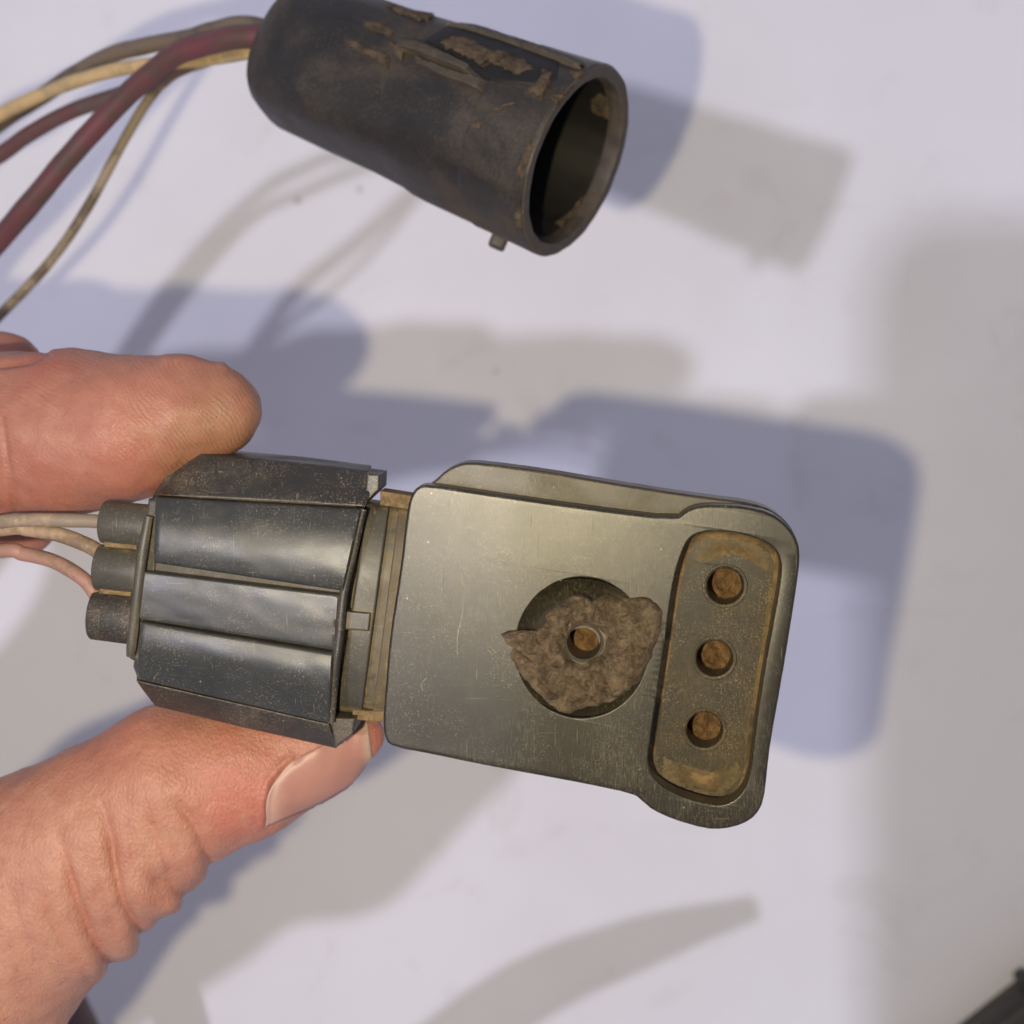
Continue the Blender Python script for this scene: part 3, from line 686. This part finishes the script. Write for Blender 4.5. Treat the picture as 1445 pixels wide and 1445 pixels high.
for pts, dep, wd in creases:
    d, t = poly_dist(PX, c7(*pts)); amp = np.clip(t/.38, 0, 1)**1.2*(1-.25*t)
    disp -= front*amp*dep*(.38*np.exp(-(d/(wd*.8))**2)+.6*np.exp(-(d/(wd*2.4))**2))
# rolls of skin over the knuckle
for (x, y), r, a in ((c7((590, 760))[0], 26, 1.4), (c7((430, 900))[0], 27, 1.5), (c7((300, 965))[0], 28, 1.4), (c7((470, 740))[0], 30, 1.1), (c7((655, 640))[0], 22, 1.0), (c7((560, 620))[0], 20, .4)):
    disp += front*a*np.exp(-((PX[:, 0]-x)**2+(PX[:, 1]-y)**2)/r**2)
# finger joint crease and the fold of the pressed pad
for pts, dep, wd in (([(2, 590), (8, 640), (16, 690), (22, 730)], .4, 5), ([(-8, 560), (-4, 640), (2, 720)], .3, 5), ([(255, 655), (222, 690), (195, 708)], .15, 6), ([(66, 497), (40, 510), (0, 515)], .5, 5)):
    d, t = poly_dist(PX, pts); disp -= front*dep*np.exp(-(d/wd)**2)
# edge of the fingernail seen from the side
d, t = poly_dist(PX, [(236, 510), (280, 508), (314, 515)]); disp += .5*np.exp(-(d/8)**2)*(V[:, 2] > 184)
inf = np.where((PX[:, 0] > -150) & (PX[:, 1] < 1600) & (Nn[:, 2] > -.5))[0]; nz_ = np.zeros(nvt); nz_[inf] = [noise.noise(Vector(p)*.16)*.3+noise.noise(Vector(p)*.45)*.12 for p in V[inf]]
disp += nz_
cut_px = c7((1000, 268), (960, 300), (925, 345), (907, 410), (903, 485))
d, t = poly_dist(PX, [(x-7, y) for x, y in cut_px]); disp += front*.45*np.exp(-(d/6)**2)
d, t = poly_dist(PX, [(x+5, y-1) for x, y in cut_px]); disp -= front*.25*np.exp(-(d/5)**2)
V2 = V+Nn*disp[:, None]
base = np.array([-172, -128, 120.])
me2.vertices.foreach_set('co', ((V2-base)*MM).ravel())
# colour and ridge fields of the skin
def blob(x, y, r): return np.exp(-((PX[:, 0]-x)**2+(PX[:, 1]-y)**2)/r**2)
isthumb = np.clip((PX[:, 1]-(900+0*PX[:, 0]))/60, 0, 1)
tipdust = np.clip(blob(330, 600, 70)+.8*blob(250, 640, 45)+.5*blob(320, 1020, 60), 0, 1)
red = np.clip(.75*blob(200, 630, 90)+.9*blob(340, 1150, 60)+.8*blob(330, 1060, 80)+.8*blob(520, 1040, 60)+.5*blob(20, 700, 80)+.5*blob(150, 1010, 90)+.9*blob(60, 500, 40), 0, 1)
for pts, dep, wd in creases: 
    d, t = poly_dist(PX, c7(*pts)); red = np.maximum(red, .45*min(1, dep)*np.clip(t/.4, 0, 1)*np.exp(-(d/6)**2))
ridge = np.hypot(PX[:, 0]+60, PX[:, 1]-810)/6.6
ridge[inf] += [2.6*noise.noise(Vector(p)*.10)+1.1*noise.noise(Vector(p)*.3)+.3*noise.noise(Vector(p)*.9) for p in V[inf]]
for nm, arr in (('tipdust', tipdust), ('redness', red), ('ridge', ridge), ('thumb', isthumb)):
    a = me2.attributes.new(nm, 'FLOAT', 'POINT'); a.data.foreach_set('value', arr.astype(np.float32))
me2.shade_smooth()
def skin_mat():
    N = Nodes('skin')
    td, rd_, rg, th = (N.attr(k).outputs['Fac'] for k in ('tipdust', 'redness', 'ridge', 'thumb'))
    c = N.mix(N.ramp(N.noise(.09, 4, .55), .3, .7), (.42, .212, .145), (.37, .17, .115))
    c = N.mix(N.math('MULTIPLY', rd_, .72), c, (.40, .115, .08))
    c = N.mix(N.ramp(N.noise(.5, 5, .7), .40, .72, 0, .5), c, (.33, .12, .078)); c = N.mix(N.ramp(N.noise(.28, 4, .6), .5, .75, 0, .45), c, (.47, .26, .175))
    c = N.mix(N.math('MULTIPLY', td, N.ramp(N.noise(.35, 4, .6), .25, .6, .25, .8)), c, (.31, .165, .075))
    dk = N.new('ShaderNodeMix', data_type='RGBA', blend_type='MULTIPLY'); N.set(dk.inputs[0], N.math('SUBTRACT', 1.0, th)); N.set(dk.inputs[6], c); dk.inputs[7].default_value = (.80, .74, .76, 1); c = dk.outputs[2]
    wv = N.math('SINE', N.math('MULTIPLY', rg, 6.2832))
    amp = N.math('MULTIPLY', N.math('SUBTRACT', 1.0, th), N.math('MULTIPLY', N.ramp(N.noise(.16, 3), .38, .62, .1, 1), N.ramp(N.noise(1.4, 3, .6), .35, .6, .2, 1)))
    hgt = N.math('MULTIPLY', wv, amp)
    # dirt held between the ridges of the fingertip
    c = N.mix(N.math('MULTIPLY', N.math('MULTIPLY', N.ramp(wv, -.9, -.2, 1, 0), td), N.math('MULTIPLY', N.math('SUBTRACT', 1.0, th), N.ramp(N.noise(.4, 3), .4, .6, 0, .55))), c, (.12, .065, .035))
    pore = N.noise(3.2, 4, .7); v = N.new('ShaderNodeTexVoronoi'); N.set(v.inputs['Vector'], N.stretch((2.6, 1.7, 2.0), (0, 0, .5))); v.inputs['Scale'].default_value = 1.0
    sp = N.math('MULTIPLY', N.ramp(N.noise(1.3, 2, .5), .70, .75), .55)
    c = N.mix(sp, c, (.16, .08, .05))
    nb = N.bump(hgt, .2, .09); nb = N.bump(pore, .7, .12, nb)
    nb = N.bump(N.math('MULTIPLY', v.outputs['Distance'], th), .6, .13, nb); nb = N.bump(N.noise(.8, 4, .6), .22, .2, nb)
    m = N.out(c, N.ramp(pore, .38, .62, .32, .60), nb, .5)
    N.b.inputs['Subsurface Weight'].default_value = .35; N.b.inputs['Subsurface Radius'].default_value = (1.0, .35, .18); N.b.inputs['Subsurface Scale'].default_value = .8*MM
    return m
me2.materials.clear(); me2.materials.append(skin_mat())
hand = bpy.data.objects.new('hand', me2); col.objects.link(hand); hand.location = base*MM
hand['label'] = 'bare hand pinching the plug between index finger and thumb'; hand['category'] = 'hand'
hb = BVHTree.FromPolygons([Vector(v) for v in V2], hf.tolist()) if False else None
bm = bmesh.new(); bm.from_mesh(me2); bmesh.ops.translate(bm, verts=bm.verts, vec=Vector(base*MM)); bmesh.ops.scale(bm, vec=(1000, 1000, 1000), verts=bm.verts); hb = BVHTree.FromBMesh(bm); bm.free()
def nail_mat():
    N = Nodes('nail'); a = N.attr('along').outputs['Fac']
    c = N.mix(N.ramp(a, .0, .22), (.42, .25, .205), (.38, .18, .14)); c = N.mix(N.ramp(a, .88, .97), c, (.44, .30, .22))
    c = N.mix(N.ramp(N.noise(.4, 4), .45, .8, 0, .3), c, (.36, .16, .12))
    m = N.out(c, .42, N.bump(N.noise(1.2, 2, .5, N.stretch((.15, 2.2, 1), (0, 0, .4))), .2, .06), .4)
    N.b.inputs['Subsurface Weight'].default_value = .3; N.b.inputs['Subsurface Radius'].default_value = (.9, .4, .25); N.b.inputs['Subsurface Scale'].default_value = MM
    return m
M_nail = nail_mat()
def nail(upper, lower, lift, label):
    nS, nT = 40, 18; vv, al = [], []
    for i in range(nS):
        s = i/(nS-1); a, b = along(upper, s), along(lower, s)
        for j in range(nT):
            t = j/(nT-1); x, y = a*(1-t)+b*t; x -= 13*math.sin(math.pi*min(1, t*1.1))*(1-s)**3; p = None; q = 0
            while p is None and q < 40:
                p, nn = hit(hb, x, y); x, y = x+(a[0]-b[0])*.02, y+(a[1]-b[1])*.02; q += 1
            e = min(s, 1-s)*nS/3; f_ = min(t*6+.3, 1)*min(e+.1, 1)
            vv.append(p+nn*lift*min(1, f_)); al.append(s)
    o = mk('nail', vv, grid_faces(nS, nT), M_nail, hand, angle=180, label=label)
    m = o.modifiers.new('thick', 'SOLIDIFY'); m.thickness = .1*MM; m.offset = 0
    at = o.data.attributes.new('along', 'FLOAT', 'POINT'); at.data.foreach_set('value', np.array(al, np.float32))
nail(c7((985, 282), (1020, 258), (1100, 215), (1190, 165), (1250, 140)), c7((898, 500), (960, 472), (1080, 424), (1190, 358), (1268, 285)), .12, 'thumbnail')

# ------------------------------------------------------------------ dark part lying on the table
M_black = plastic('black_plastic', (.02, .019, .018), (.07, .06, .05), .3, .5, .1, .3)
def block(name, o, ux, L, wd, ht, mat, parent, e=.25, top=None):
    ux = unit(ux); uy = np.array([-ux[1], ux[0], 0]); vv = []; n = 48
    for w, k in ((0, .97), (.6, 1), (ht-1.5, 1), (ht-.5, .97), (ht, .9)):
        for i in range(n):
            t = 2*math.pi*i/n; ca, sa = math.cos(t), math.sin(t)
            vv.append(np.array(o)+ux*(math.copysign(abs(ca)**e, ca)*L/2*k)+uy*(math.copysign(abs(sa)**e, sa)*wd/2*k)+np.array([0, 0, w]))
    return mk(name, vv, [(k*n+i, k*n+(i+1) % n, (k+1)*n+(i+1) % n, (k+1)*n+i) for k in range(4) for i in range(n)]+[tuple(4*n+i for i in range(n)), tuple(range(n))], mat, parent, angle=50)
e0, e1 = W(1357, 1445, 14), W(1440, 1380, 14); du = unit(e1-e0); dn = np.array([du[1], -du[0], 0])
blk = empty('plug_shell', (*(e0+du*10+dn*15)[:2], 0), 'black plastic plug shell lying on the white table top', 'connector')
ctr = e0+du*10+dn*19; ctr[2] = 0
block('body', ctr, du, 62, 28, 14, M_black, blk)
t0 = W(1440, 1372, 10); block('lug', (t0[0]+3.5, t0[1]-4.5, 4), dn, 9, 3.4, 8, M_black, blk, .4)

# ------------------------------------------------------------------ the phone that takes the picture: its shade lies on the table
phone = empty('smartphone', (-1, -60, 403), 'black smartphone held over the table, shading one side of it', 'phone')
M_phone = plastic('phone_back', (.02, .02, .022), (.05, .05, .05), .1, .3, .1, 0, specks=False)
def slab(name, cx, cy, lx, ly, z0, z1, r, mat, parent):
    vv = []; n = 64; e = .22
    for z, k in ((z0, .97), (z0+.8, 1), (z1-.8, 1), (z1, .97)):
        for i in range(n):
            t = 2*math.pi*i/n; ca, sa = math.cos(t), math.sin(t)
            vv.append((cx+math.copysign(abs(ca)**e, ca)*lx/2*k, cy+math.copysign(abs(sa)**e, sa)*ly/2*k, z))
    return mk(name, vv, [(k*n+i, k*n+(i+1) % n, (k+1)*n+(i+1) % n, (k+1)*n+i) for k in range(3) for i in range(n)]+[tuple(range(n)), tuple(3*n+i for i in range(n))], mat, parent, angle=50)
slab('case', -43, -73.5, 78, 178, 404, 412, 8, M_phone, phone)
slab('camera_bump', -22, -8, 34, 40, 402.5, 404.2, 5, M_phone, phone)
